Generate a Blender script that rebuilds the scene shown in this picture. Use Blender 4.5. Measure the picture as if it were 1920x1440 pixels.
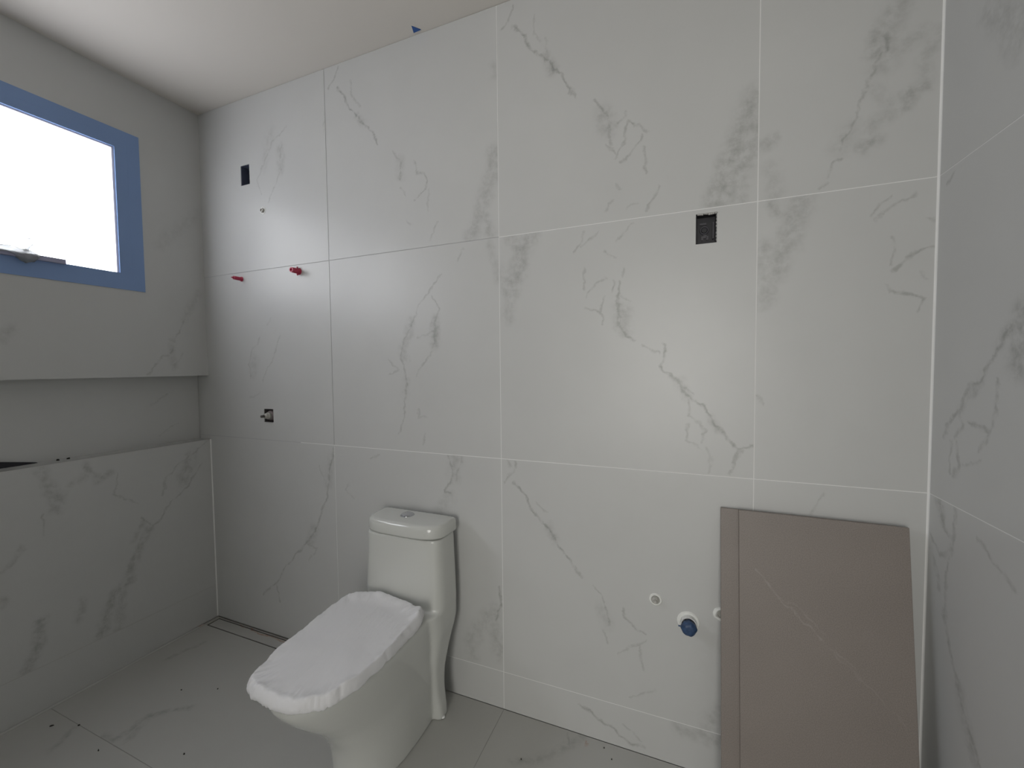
import bpy, bmesh, math, random
from mathutils import Vector, Matrix, noise

C = bpy.context.scene.collection
for o in list(bpy.data.objects): bpy.data.objects.remove(o)
random.seed(7)

# ------------------------------------------------------------------ camera
cam_d = bpy.data.cameras.new('camera'); cam = bpy.data.objects.new('camera', cam_d); C.objects.link(cam)
cam_d.sensor_width = 36; cam_d.lens = 782.154 / 1920 * 36; cam_d.clip_start = .02
Rr = Vector((0.92622, 0.376849, -0.010078)); Ru = Vector((-0.006513, 0.042725, 0.999066)); Rf = Vector((-0.376928, 0.925289, -0.042027))
m = Matrix(((Rr.x, Ru.x, -Rf.x), (Rr.y, Ru.y, -Rf.y), (Rr.z, Ru.z, -Rf.z))).to_4x4()
m.translation = Vector((2.23708, -1.38653, 1.2855)); cam.matrix_world = m
bpy.context.scene.camera = cam

# ------------------------------------------------------------------ world, lights, exposure
wd = bpy.data.worlds.new('world'); bpy.context.scene.world = wd; wd.use_nodes = True
wd.node_tree.nodes['Background'].inputs[0].default_value = (.85, .9, 1.0, 1); wd.node_tree.nodes['Background'].inputs[1].default_value = 1.0
WINA = 4.3; WINB_FILL = 8.0; DOORW = 40.0
WINDOW_COLOR = (.93, .95, 1.0)
ld = bpy.data.lights.new('hall_fill', 'AREA'); ld.shape = 'RECTANGLE'; ld.size = 1.2; ld.size_y = 1.8
ld.energy = DOORW; ld.color = (1.0, .975, .93)
lo = bpy.data.objects.new('hall_fill', ld); C.objects.link(lo)
LX = 2.15; lo.location = (LX, -3.9, 1.25); lo.rotation_euler = (math.radians(90), 0, 0)   # unseen fill light added behind the doorway to brighten the room
vs = bpy.context.scene.view_settings
vs.view_transform = 'Standard'; vs.look = 'None'; vs.gamma = 1; vs.use_curve_mapping = False
vs.exposure = 0.07

# ------------------------------------------------------------------ measures (metres)
W = 2.8289; ZC = 2.5491; Z1 = 1.7486; Z2 = .9486; Z3 = .1441
XA, XB, XC = .8286, 1.627, 2.4343
ZU, ZT = 1.2555, .9295          # niche soffit and ledge
YF = -2.45                      # front wall (behind the camera)
G = .0026                       # joint width
WIN = (-1.005, -.255, 1.635, 2.313); WIN_FILL = (-1.80, -1.05, 1.635, 2.313)
BOX1 = (.296, .355, 2.153, 2.245); BOX3 = (2.273, 2.330, 1.646, 1.735); BOX2 = (.397, .459, 1.033, 1.096)

CHIPS = [(.129,-.669,.014,.007),(.219,-.631,.008,.006),(.415,-.66,.010,.004),(.383,-.389,.006,.005),(.515,-.332,.006,.005),(.702,-.561,.008,.005),(2.003,-.024,.005,.004),(2.033,-.056,.006,.004),(1.758,-.164,.005,.004)]
CHIPLAB = ['largest dark crumb on the floor at the bottom left', 'tiny crumb sitting on the floor joint at the left', 'slim crumb at the bottom edge, left of the toilet',
 'tiny crumb on the floor between drain and floor joint', 'tiny crumb on the floor close under the toilet seat tip', 'small crumb low in the picture between floor joint and toilet',
 'speck on the floor against the wall, right of the toilet', 'larger speck on the floor between toilet and leaning tiles', 'speck on the floor nearest the toilet foot, on its right']

# marble veins: (plane, kind, width, strength, points on the plane in metres)
VEINS = [
('B','t',0.006,0.35,[(0.599,2.363),(0.512,2.315),(0.464,2.249),(0.428,2.194),(0.404,2.16),(0.424,2.102)]),
('B','t',0.006,0.35,[(0.575,2.287),(0.551,2.232),(0.559,2.178),(0.501,2.097),(0.477,2.047)]),
('B','m',0.025,0.5,[(0.564,2.274),(0.556,2.178)]),
('B','m',0.03,0.3,[(0.503,2.362),(0.466,2.271),(0.452,2.213)]),
('B','t',0.006,0.25,[(0.836,2.41),(0.824,2.342),(0.818,2.301)]),
('B','t',0.006,0.5,[(0.902,2.538),(0.881,2.489),(0.847,2.459)]),
('B','t',0.007,0.75,[(0.898,2.45),(0.938,2.409),(0.95,2.368),(1.002,2.315),(1.045,2.262),(1.078,2.231),(1.102,2.186)]),
('B','t',0.006,0.4,[(0.972,2.465),(0.979,2.402),(1.012,2.353)]),
('B','m',0.018,0.5,[(1.002,2.315),(1.032,2.281)]),
('B','t',0.006,0.5,[(1.176,2.134),(1.207,2.085),(1.214,2.019)]),
('B','m',0.02,0.5,[(1.204,2.099),(1.214,2.032)]),
('B','t',0.006,0.4,[(1.205,1.991),(1.228,1.957)]),
('B','t',0.006,0.5,[(1.267,2.084),(1.278,2.046),(1.317,2.027),(1.332,1.998),(1.315,1.969),(1.268,1.938)]),
('B','t',0.006,0.25,[(1.331,1.966),(1.333,1.883)]),
('B','t',0.006,0.4,[(1.37,1.833),(1.334,1.773)]),
('B','t',0.006,0.3,[(1.234,1.864),(1.258,1.841)]),
('B','m',0.03,0.7,[(1.611,2.045),(1.614,1.961),(1.59,1.953),(1.569,1.885),(1.54,1.816),(1.518,1.769)]),
('B','m',0.02,0.7,[(1.581,1.822),(1.594,1.766)]),
('B','m',0.02,0.4,[(1.612,2.345),(1.621,2.308)]),
('B','t',0.006,0.5,[(1.688,2.53),(1.675,2.49),(1.642,2.464)]),
('B','t',0.007,0.8,[(1.684,2.456),(1.73,2.415),(1.741,2.381),(1.789,2.329),(1.818,2.305),(1.829,2.275),(1.858,2.256),(1.875,2.209),(1.908,2.174)]),
('B','m',0.02,0.7,[(1.812,2.317),(1.829,2.275)]),
('B','t',0.006,0.35,[(1.766,2.472),(1.769,2.411),(1.789,2.378)]),
('B','t',0.006,0.3,[(1.807,2.378),(1.812,2.339)]),
('B','t',0.006,0.6,[(1.968,2.143),(2.0,2.099),(2.016,2.069),(2.019,1.991)]),
('B','m',0.03,0.6,[(2.0,2.089),(2.011,2.044)]),
('B','t',0.006,0.5,[(2.07,2.083),(2.063,2.064),(2.037,2.054)]),
('B','t',0.006,0.6,[(2.073,2.049),(2.113,2.032),(2.136,2.012)]),
('B','t',0.006,0.5,[(2.071,2.047),(2.063,1.997),(2.032,1.946)]),
('B','t',0.006,0.5,[(2.006,1.991),(2.032,1.962)]),
('B','t',0.006,0.5,[(2.118,2.006),(2.106,1.973),(2.078,1.943),(2.05,1.932)]),
('B','t',0.006,0.5,[(2.124,1.964),(2.129,1.882)]),
('B','t',0.006,0.4,[(2.035,1.865),(2.055,1.846)]),
('B','t',0.006,0.5,[(2.168,1.835),(2.129,1.77)]),
('B','t',0.006,0.35,[(2.027,1.814),(2.0,1.789)]),
('B','t',0.006,0.35,[(2.104,1.794),(2.073,1.783)]),
('B','m',0.03,0.8,[(2.421,2.047),(2.405,2.009),(2.414,1.952)]),
('B','m',0.03,0.85,[(2.389,1.962),(2.364,1.892),(2.339,1.825),(2.324,1.77)]),
('B','m',0.045,0.7,[(2.414,1.942),(2.406,1.897),(2.373,1.819),(2.348,1.771)]),
('B','m',0.02,0.6,[(2.378,1.794),(2.395,1.763)]),
('B','m',0.02,0.6,[(2.466,1.915),(2.442,1.9)]),
('B','m',0.025,0.45,[(2.465,1.835),(2.478,1.759)]),
('B','m',0.03,0.55,[(2.75,2.191),(2.725,2.157),(2.718,2.091),(2.71,2.047)]),
('B','m',0.022,0.7,[(2.696,2.13),(2.691,2.084)]),
('B','t',0.008,0.6,[(2.723,2.125),(2.721,2.087)]),
('B','t',0.006,0.5,[(2.709,2.087),(2.689,2.031),(2.667,1.963),(2.643,1.894),(2.622,1.857)]),
('B','m',0.025,0.5,[(2.78,2.112),(2.755,2.091),(2.727,2.067)]),
('B','m',0.02,0.5,[(2.819,2.097),(2.803,2.06),(2.79,2.035),(2.797,1.984)]),
('B','m',0.02,0.8,[(2.79,1.97),(2.769,1.963),(2.761,1.94)]),
('B','m',0.02,0.5,[(2.761,1.94),(2.724,1.928),(2.686,1.9)]),
('B','m',0.022,0.7,[(2.702,1.865),(2.678,1.857)]),
('B','m',0.02,0.4,[(2.727,1.949),(2.699,1.992)]),
('B','t',0.006,0.5,[(2.632,1.829),(2.604,1.815),(2.598,1.79)]),
('B','t',0.008,0.6,[(2.598,1.773),(2.582,1.762)]),
('B','m',0.03,0.4,[(2.646,1.901),(2.625,1.861)]),
('R','m',0.03,0.6,[(-0.168,2.018),(-0.205,1.962),(-0.255,1.896)]),
('R','m',0.03,0.6,[(-0.202,2.009),(-0.26,1.938)]),
('R','t',0.006,0.5,[(-0.064,1.729),(-0.042,1.708)]),
('B','t',0.006,0.35,[(0.386,1.434),(0.329,1.368),(0.303,1.3),(0.317,1.247)]),
('B','m',0.03,0.4,[(0.343,1.33),(0.329,1.269)]),
('B','t',0.006,0.35,[(0.517,1.437),(0.483,1.357),(0.415,1.269),(0.392,1.232)]),
('B','t',0.006,0.25,[(0.459,1.52),(0.437,1.484)]),
('B','t',0.006,0.3,[(0.378,1.171),(0.3,1.139)]),
('B','t',0.006,0.5,[(1.386,1.639),(1.335,1.583),(1.283,1.538),(1.267,1.484),(1.212,1.405),(1.195,1.323),(1.215,1.209),(1.196,1.068),(1.172,1.015)]),
('B','m',0.022,0.6,[(1.244,1.46),(1.204,1.361),(1.21,1.323)]),
('B','t',0.006,0.45,[(1.334,1.559),(1.376,1.502),(1.354,1.455),(1.345,1.37),(1.307,1.309),(1.269,1.253)]),
('B','m',0.022,0.85,[(1.357,1.467),(1.352,1.376)]),
('B','t',0.006,0.4,[(1.265,1.403),(1.309,1.408),(1.353,1.43)]),
('B','t',0.006,0.4,[(1.132,1.318),(1.175,1.279),(1.131,1.253)]),
('B','t',0.006,0.4,[(1.266,1.121),(1.272,1.084),(1.31,1.091)]),
('B','t',0.006,0.4,[(1.293,1.021),(1.288,0.971)]),
('B','m',0.018,0.4,[(1.587,1.734),(1.599,1.682),(1.623,1.645),(1.626,1.595)]),
('B','t',0.006,0.35,[(1.483,1.723),(1.455,1.686)]),
('B','m',0.018,0.35,[(1.216,1.234),(1.207,1.177)]),
('B','m',0.035,0.75,[(1.745,1.739),(1.718,1.697),(1.697,1.625),(1.669,1.552)]),
('B','m',0.02,0.7,[(1.671,1.739),(1.698,1.705)]),
('B','m',0.025,0.5,[(1.639,1.624),(1.669,1.546),(1.658,1.458)]),
('B','t',0.006,0.45,[(1.932,1.73),(1.92,1.691),(1.895,1.668)]),
('B','t',0.006,0.4,[(1.984,1.721),(1.955,1.704),(1.92,1.679)]),
('B','t',0.006,0.4,[(2.085,1.733),(2.058,1.708),(2.035,1.689)]),
('B','t',0.006,0.45,[(2.004,1.655),(2.03,1.636)]),
('B','t',0.006,0.45,[(1.934,1.608),(1.934,1.538)]),
('B','t',0.006,0.5,[(2.01,1.569),(1.972,1.552),(1.943,1.514)]),
('B','t',0.006,0.4,[(2.061,1.596),(2.055,1.574)]),
('B','t',0.006,0.5,[(2.03,1.559),(2.024,1.531)]),
('B','t',0.007,0.65,[(2.049,1.557),(2.044,1.489),(2.052,1.42),(2.075,1.385),(2.097,1.362)]),
('B','m',0.028,0.7,[(2.055,1.46),(2.066,1.408)]),
('B','t',0.006,0.5,[(2.055,1.517),(2.077,1.493)]),
('B','t',0.006,0.5,[(1.934,1.473),(1.978,1.462),(1.998,1.44),(1.993,1.417)]),
('B','t',0.006,0.45,[(2.001,1.509),(1.987,1.453)]),
('B','t',0.006,0.5,[(2.124,1.341),(2.167,1.315)]),
('B','t',0.007,0.75,[(2.182,1.348),(2.188,1.326),(2.18,1.282),(2.204,1.243),(2.235,1.232),(2.24,1.199),(2.28,1.172),(2.32,1.136),(2.33,1.098),(2.368,1.063),(2.397,1.027),(2.426,1.045)]),
('B','m',0.02,0.6,[(2.235,1.226),(2.25,1.188)]),
('B','t',0.006,0.55,[(2.245,1.215),(2.275,1.199)]),
('B','t',0.006,0.5,[(2.258,1.172),(2.255,1.133),(2.29,1.107),(2.305,1.086),(2.296,1.042)]),
('B','t',0.006,0.4,[(2.261,1.101),(2.251,1.051),(2.286,1.025)]),
('B','m',0.016,0.6,[(2.32,1.125),(2.332,1.093)]),
('B','t',0.006,0.6,[(2.397,1.025),(2.378,0.994)]),
('B','t',0.006,0.35,[(2.306,1.027),(2.321,0.99)]),
('B','m',0.035,0.7,[(2.541,1.737),(2.521,1.683),(2.506,1.624),(2.481,1.552)]),
('B','m',0.018,0.7,[(2.467,1.746),(2.478,1.714)]),
('B','m',0.025,0.6,[(2.444,1.625),(2.465,1.541),(2.455,1.461)]),
('B','m',0.02,0.4,[(2.49,1.687),(2.485,1.602)]),
('B','t',0.006,0.5,[(2.735,1.715),(2.697,1.67)]),
('B','t',0.006,0.5,[(2.788,1.718),(2.753,1.696),(2.709,1.657)]),
('B','t',0.006,0.45,[(2.739,1.607),(2.741,1.539)]),
('B','t',0.007,0.55,[(2.822,1.575),(2.787,1.562),(2.746,1.521)]),
('B','t',0.006,0.45,[(2.804,1.51),(2.806,1.499)]),
('B','t',0.006,0.5,[(2.731,1.488),(2.736,1.473)]),
('B','t',0.006,0.55,[(2.74,1.473),(2.776,1.462),(2.803,1.44),(2.797,1.421)]),
('B','t',0.006,0.4,[(2.811,1.651),(2.824,1.646)]),
('B','t',0.006,0.4,[(2.439,1.196),(2.456,1.167)]),
('R','t',0.008,0.6,[(-0.279,1.351),(-0.261,1.344),(-0.238,1.323),(-0.22,1.288),(-0.188,1.25),(-0.145,1.224),(-0.124,1.178),(-0.066,1.14),(-0.054,1.1)]),
('R','m',0.03,0.9,[(-0.297,1.378),(-0.295,1.316),(-0.291,1.275)]),
('R','m',0.02,0.6,[(-0.261,1.344),(-0.238,1.326)]),
('R','m',0.012,0.6,[(-0.188,1.25),(-0.161,1.211),(-0.116,1.172)]),
('R','t',0.008,0.5,[(-0.116,1.172),(-0.131,1.133),(-0.095,1.107)]),
('R','t',0.008,0.55,[(-0.149,1.153),(-0.194,1.147),(-0.212,1.131),(-0.183,1.097)]),
('R','t',0.007,0.5,[(-0.235,1.252),(-0.23,1.184),(-0.212,1.131)]),
('R','t',0.008,0.45,[(-0.082,1.094),(-0.09,1.026)]),
('R','t',0.008,0.5,[(-0.108,1.098),(-0.123,1.055),(-0.1,1.018)]),
('R','t',0.007,0.35,[(-0.139,1.058),(-0.184,1.073)]),
('R','t',0.009,0.5,[(-0.047,0.942),(-0.06,0.891),(-0.102,0.869),(-0.091,0.832),(-0.055,0.806),(-0.013,0.839)]),
('R','t',0.008,0.55,[(-0.115,0.939),(-0.102,0.863),(-0.081,0.757),(-0.089,0.706),(-0.082,0.664)]),
('R','t',0.008,0.4,[(-0.015,0.811),(-0.06,0.724)]),
('R','m',0.015,0.6,[(-0.043,0.94),(-0.055,0.9)]),
('R','t',0.009,0.55,[(-0.082,0.664),(-0.112,0.611),(-0.142,0.546),(-0.178,0.481),(-0.226,0.422)]),
('R','m',0.02,0.7,[(-0.15,0.542),(-0.178,0.476),(-0.212,0.419)]),
('R','t',0.008,0.5,[(-0.192,0.899),(-0.249,0.876),(-0.281,0.859),(-0.308,0.842)]),
('B','t',0.007,0.6,[(0.824,0.941),(0.802,0.841),(0.778,0.711),(0.717,0.581),(0.655,0.492),(0.573,0.419),(0.486,0.32),(0.441,0.258),(0.339,0.183)]),
('B','m',0.025,0.6,[(0.697,0.556),(0.665,0.493)]),
('B','m',0.025,0.4,[(0.813,0.898),(0.79,0.769)]),
('B','t',0.006,0.4,[(0.655,0.477),(0.713,0.471),(0.652,0.402)]),
('B','t',0.006,0.5,[(0.441,0.258),(0.458,0.168)]),
('B','t',0.006,0.35,[(0.737,0.85),(0.763,0.795)]),
('B','t',0.006,0.55,[(1.407,0.947),(1.42,0.893),(1.405,0.842),(1.383,0.796),(1.411,0.799)]),
('B','t',0.006,0.5,[(1.47,0.952),(1.448,0.895),(1.433,0.851)]),
('B','m',0.03,0.5,[(1.435,0.937),(1.427,0.863)]),
('B','m',0.025,0.4,[(1.411,0.787),(1.353,0.724)]),
('B','t',0.006,0.35,[(0.908,0.788),(0.889,0.758),(0.932,0.721)]),
('B','t',0.006,0.35,[(1.031,0.907),(1.073,0.924)]),
('B','t',0.007,0.65,[(1.617,0.466),(1.619,0.398),(1.6,0.338)]),
('B','m',0.03,0.55,[(1.589,0.369),(1.599,0.257),(1.611,0.203)]),
('B','t',0.006,0.4,[(1.658,0.947),(1.661,0.92)]),
('B','t',0.006,0.5,[(1.684,0.943),(1.672,0.899),(1.637,0.863)]),
('B','t',0.007,0.65,[(1.678,0.861),(1.723,0.818),(1.734,0.786),(1.773,0.743),(1.811,0.711),(1.832,0.667),(1.859,0.644),(1.885,0.602),(1.926,0.562)]),
('B','m',0.018,0.6,[(1.811,0.716),(1.827,0.676)]),
('B','t',0.006,0.35,[(1.762,0.8),(1.8,0.768)]),
('B','t',0.006,0.5,[(1.962,0.538),(1.992,0.503),(2.011,0.466),(2.016,0.411)]),
('B','m',0.025,0.35,[(1.992,0.467),(2.011,0.41)]),
('B','t',0.006,0.4,[(1.997,0.386),(2.011,0.348)]),
('B','t',0.006,0.5,[(2.06,0.481),(2.065,0.447),(2.093,0.434),(2.131,0.412)]),
('B','t',0.006,0.45,[(2.131,0.388),(2.093,0.353),(2.046,0.321)]),
('B','t',0.006,0.3,[(2.322,1.006),(2.318,0.965)]),
('B','t',0.006,0.5,[(2.404,1.025),(2.382,0.997),(2.374,0.961)]),
('B','m',0.03,0.5,[(1.569,0.35),(1.487,0.227),(1.5,0.169)]),
('B','m',0.025,0.4,[(1.6,0.279),(1.612,0.222)]),
('B','t',0.006,0.6,[(1.902,0.111),(1.956,0.089),(1.978,0.068),(2.025,0.061),(2.081,0.02),(2.131,0.027)]),
('B','t',0.006,0.4,[(2.061,0.084),(2.121,0.039)]),
('B','t',0.006,0.35,[(2.12,0.383),(2.056,0.329)]),
('B','t',0.006,0.35,[(2.12,0.367),(2.125,0.29)]),
('B','t',0.006,0.35,[(2.086,0.178),(2.164,0.227)]),
('B','m',0.03,0.6,[(2.244,0.128),(2.294,0.134),(2.351,0.123)]),
('B','m',0.03,0.5,[(2.355,0.214),(2.325,0.169)]),
('B','t',0.006,0.4,[(2.605,0.917),(2.578,0.869)]),
('L','t',0.006,0.4,[(-0.011,0.921),(-0.068,0.883),(-0.144,0.84),(-0.207,0.775),(-0.224,0.702)]),
('L','t',0.006,0.5,[(-0.049,0.807),(-0.118,0.717),(-0.192,0.658),(-0.233,0.593),(-0.272,0.573),(-0.306,0.629)]),
('L','m',0.03,0.6,[(-0.091,0.864),(-0.138,0.746)]),
('L','m',0.012,0.6,[(-0.298,0.604),(-0.344,0.536)]),
('L','m',0.018,0.8,[(-0.281,0.565),(-0.33,0.466),(-0.359,0.393)]),
('L','m',0.02,0.9,[(-0.359,0.372),(-0.411,0.335),(-0.441,0.269),(-0.465,0.17)]),
('L','m',0.018,0.6,[(-0.387,0.322),(-0.409,0.177)]),
('L','m',0.02,0.8,[(-0.616,0.907),(-0.593,0.837),(-0.576,0.768)]),
('L','m',0.02,0.8,[(-0.562,0.801),(-0.58,0.75)]),
('L','t',0.006,0.5,[(-0.616,0.744),(-0.616,0.671)]),
('L','m',0.014,0.8,[(-0.48,0.904),(-0.453,0.833),(-0.406,0.857)]),
('L','m',0.015,0.5,[(-0.489,0.857),(-0.533,0.84)]),
('L','t',0.006,0.4,[(-0.382,0.851),(-0.406,0.755),(-0.321,0.687)]),
('L','m',0.01,0.6,[(-0.675,0.64),(-0.707,0.593),(-0.727,0.567)]),
('L','m',0.015,0.5,[(-0.729,0.465),(-0.732,0.449)]),
('L','m',0.018,0.9,[(-0.642,0.336),(-0.648,0.257),(-0.682,0.179)]),
('L','m',0.018,0.6,[(-0.517,0.36),(-0.534,0.291)]),
('L','t',0.006,0.4,[(-0.657,0.358),(-0.632,0.344)]),
('L','t',0.006,0.45,[(-0.095,1.527),(-0.139,1.447),(-0.165,1.357),(-0.198,1.35),(-0.259,1.265)]),
('L','m',0.018,0.5,[(-0.157,1.421),(-0.16,1.351),(-0.151,1.294)]),
('L','m',0.018,0.4,[(-0.023,1.674),(-0.063,1.602),(-0.095,1.527)]),
('L','m',0.03,0.25,[(-0.008,2.066),(-0.131,1.938),(-0.189,1.861)]),
('L','t',0.006,0.3,[(-0.108,1.359),(-0.15,1.301)]),
('L','m',0.02,0.5,[(-0.669,1.437),(-0.694,1.407)]),
('N','t',0.006,0.4,[(-0.001,1.246),(0.004,1.211)]),
('N','t',0.006,0.3,[(-0.149,1.166),(-0.206,1.119)]),
('N','t',0.006,0.3,[(-0.102,1.023),(-0.179,0.968)]),
('F','m',0.012,0.8,[(0.159,-0.166),(0.119,-0.301)]),
('F','m',0.014,0.9,[(0.51,-0.432),(0.403,-0.515),(0.416,-0.565),(0.412,-0.617)]),
('F','m',0.012,0.7,[(0.428,-0.528),(0.455,-0.61)]),
('F','m',0.014,0.7,[(0.215,-0.644),(0.261,-0.716)]),
('F','m',0.012,0.5,[(0.412,-0.617),(0.357,-0.619)]),
('F','m',0.016,0.6,[(1.93,-0.004),(1.892,-0.051),(1.872,-0.078),(1.835,-0.117),(1.78,-0.162),(1.74,-0.184)]),
('F','t',0.006,0.5,[(1.877,-0.012),(1.893,-0.054)]),
('F','o',0.006,0.6,[(1.944,-0.018),(1.955,-0.036)]),
('F','o',0.006,0.5,[(1.665,0.004),(1.809,0.006),(1.95,0.003),(2.045,0.006),(2.141,0.004)]),
('F','o',0.012,0.7,[(-0.01,-0.097),(0.037,-0.058)]),
('F','o',0.007,0.9,[(0.181,-0.008),(0.329,-0.024),(0.521,-0.006)]),
('F','o',0.006,0.7,[(0.222,-0.012),(0.375,-0.025),(0.527,-0.028)]),
]

# ------------------------------------------------------------------ helpers
def link(name, me, mat=None, parent=None):
    o = bpy.data.objects.new(name, me); C.objects.link(o)
    if mat: me.materials.append(mat)
    if parent: o.parent = parent
    return o
def from_bm(name, bm, mat=None, parent=None, smooth=False):
    bmesh.ops.recalc_face_normals(bm, faces=bm.faces)
    me = bpy.data.meshes.new(name); bm.to_mesh(me); bm.free()
    if smooth:
        for p in me.polygons: p.use_smooth = True
    return link(name, me, mat, parent)
def thing(name, label, cat, group=None, loc=(0, 0, 0)):
    o = bpy.data.objects.new(name, None); C.objects.link(o); o.empty_display_size = .05
    o.location = loc; o['label'] = label; o['category'] = cat
    if group: o['group'] = group
    return o
def tag(o, label, cat, group=None):
    o['label'] = label; o['category'] = cat
    if group: o['group'] = group
    return o
def struct(o): o['kind'] = 'structure'; return o
def add_box(bm, a, b, bev=0):
    x0, y0, z0 = a; x1, y1, z1 = b
    vs_ = [bm.verts.new(p) for p in ((x0,y0,z0),(x1,y0,z0),(x1,y1,z0),(x0,y1,z0),(x0,y0,z1),(x1,y0,z1),(x1,y1,z1),(x0,y1,z1))]
    fs = [bm.faces.new([vs_[i] for i in f]) for f in ((0,3,2,1),(4,5,6,7),(0,1,5,4),(1,2,6,5),(2,3,7,6),(3,0,4,7))]
    if bev:
        es = list({e for f in fs for e in f.edges})
        bmesh.ops.bevel(bm, geom=es, offset=bev, segments=2, affect='EDGES', profile=.7)
    return vs_
def box(name, a, b, mat, parent=None, bev=0):
    bm = bmesh.new(); add_box(bm, a, b, bev); return from_bm(name, bm, mat, parent)
def add_lathe(bm, prof, origin, axis, seg=24, squash=1.0):
    """prof: list of (radius, distance along axis)"""
    axis = Vector(axis).normalized(); o = Vector(origin)
    s = axis.orthogonal().normalized(); t = axis.cross(s)
    rings = []
    for r, d in prof:
        if r < 1e-6: rings.append([bm.verts.new(o + axis * d)])
        else: rings.append([bm.verts.new(o + axis * d + (s * math.cos(2*math.pi*i/seg) + t * math.sin(2*math.pi*i/seg)) * r) for i in range(seg)])
    for a, b in zip(rings, rings[1:]):
        for i in range(seg):
            j = (i + 1) % seg
            if len(a) == 1 and len(b) == 1: continue
            if len(a) == 1: bm.faces.new((a[0], b[i], b[j]))
            elif len(b) == 1: bm.faces.new((a[i], a[j], b[0]))
            else: bm.faces.new((a[i], a[j], b[j], b[i]))
def lathe(name, prof, origin, axis, mat, parent=None, seg=24, smooth=True):
    bm = bmesh.new(); add_lathe(bm, prof, origin, axis, seg)
    o = from_bm(name, bm, mat, parent, smooth=smooth)
    if smooth: sharp(o)
    return o
def sharp(o, ang=40):
    me = o.data
    bm = bmesh.new(); bm.from_mesh(me)
    for e in bm.edges:
        if len(e.link_faces) == 2 and e.calc_face_angle(0) > math.radians(ang): e.smooth = False
    bm.to_mesh(me); bm.free()

# a slab lying in a plane, with rectangular holes.  plane: 'y' (u=x, v=z), 'x' (u=y, v=z), 'z' (u=x, v=y)
def add_slab(bm, plane, rect, d0, d1, holes=()):
    P = {'y': lambda u, v, d: (u, d, v), 'x': lambda u, v, d: (d, u, v), 'z': lambda u, v, d: (u, v, d)}[plane]
    u0, u1, v0, v1 = rect
    hs = [h for h in holes if h[0] < u1 and h[1] > u0 and h[2] < v1 and h[3] > v0]
    us = sorted({u0, u1} | {min(max(h[i], u0), u1) for h in hs for i in (0, 1)})
    vv = sorted({v0, v1} | {min(max(h[i], v0), v1) for h in hs for i in (2, 3)})
    cache = {}
    def vert(i, j, k):
        if (i, j, k) not in cache: cache[(i, j, k)] = bm.verts.new(P(us[i], vv[j], (d0, d1)[k]))
        return cache[(i, j, k)]
    def solid(i, j):
        if i < 0 or j < 0 or i >= len(us) - 1 or j >= len(vv) - 1: return False
        cu, cv = (us[i] + us[i+1]) / 2, (vv[j] + vv[j+1]) / 2
        return not any(h[0] < cu < h[1] and h[2] < cv < h[3] for h in hs)
    for i in range(len(us) - 1):
        for j in range(len(vv) - 1):
            if not solid(i, j): continue
            for k in (0, 1): bm.faces.new([vert(i,j,k), vert(i+1,j,k), vert(i+1,j+1,k), vert(i,j+1,k)])
            for di, dj, a, b in ((-1,0,(i,j),(i,j+1)), (1,0,(i+1,j),(i+1,j+1)), (0,-1,(i,j),(i+1,j)), (0,1,(i,j+1),(i+1,j+1))):
                if not solid(i + di, j + dj): bm.faces.new([vert(*a,0), vert(*b,0), vert(*b,1), vert(*a,1)])
def slab(name, plane, rect, d0, d1, mat, parent=None, holes=()):
    bm = bmesh.new(); add_slab(bm, plane, rect, d0, d1, holes); return from_bm(name, bm, mat, parent)

# ------------------------------------------------------------------ materials
def new_mat(name):
    mt = bpy.data.materials.new(name); mt.use_nodes = True
    return mt, mt.node_tree, mt.node_tree.nodes['Principled BSDF']
def plain(name, col, rough=.5, metal=0, noise_amt=.06, scale=30, bump=0, spec=.5, coat=0, sss=0):
    mt, nt, b = new_mat(name)
    b.inputs['Roughness'].default_value = rough; b.inputs['Metallic'].default_value = metal
    b.inputs['Specular IOR Level'].default_value = spec; b.inputs['Coat Weight'].default_value = coat
    tc = nt.nodes.new('ShaderNodeTexCoord'); n = nt.nodes.new('ShaderNodeTexNoise'); n.inputs['Scale'].default_value = scale; n.inputs['Detail'].default_value = 4
    nt.links.new(tc.outputs['Object'], n.inputs['Vector'])
    mx = nt.nodes.new('ShaderNodeMix'); mx.data_type = 'RGBA'
    mx.inputs[6].default_value = tuple(c * (1 - noise_amt) for c in col) + (1,); mx.inputs[7].default_value = tuple(min(1, c * (1 + noise_amt)) for c in col) + (1,)
    nt.links.new(n.outputs['Fac'], mx.inputs[0]); nt.links.new(mx.outputs[2], b.inputs['Base Color'])
    if bump:
        bp_ = nt.nodes.new('ShaderNodeBump'); bp_.inputs['Distance'].default_value = bump; bp_.inputs['Strength'].default_value = .6
        nt.links.new(n.outputs['Fac'], bp_.inputs['Height']); nt.links.new(bp_.outputs[0], b.inputs['Normal'])
    return mt

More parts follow.
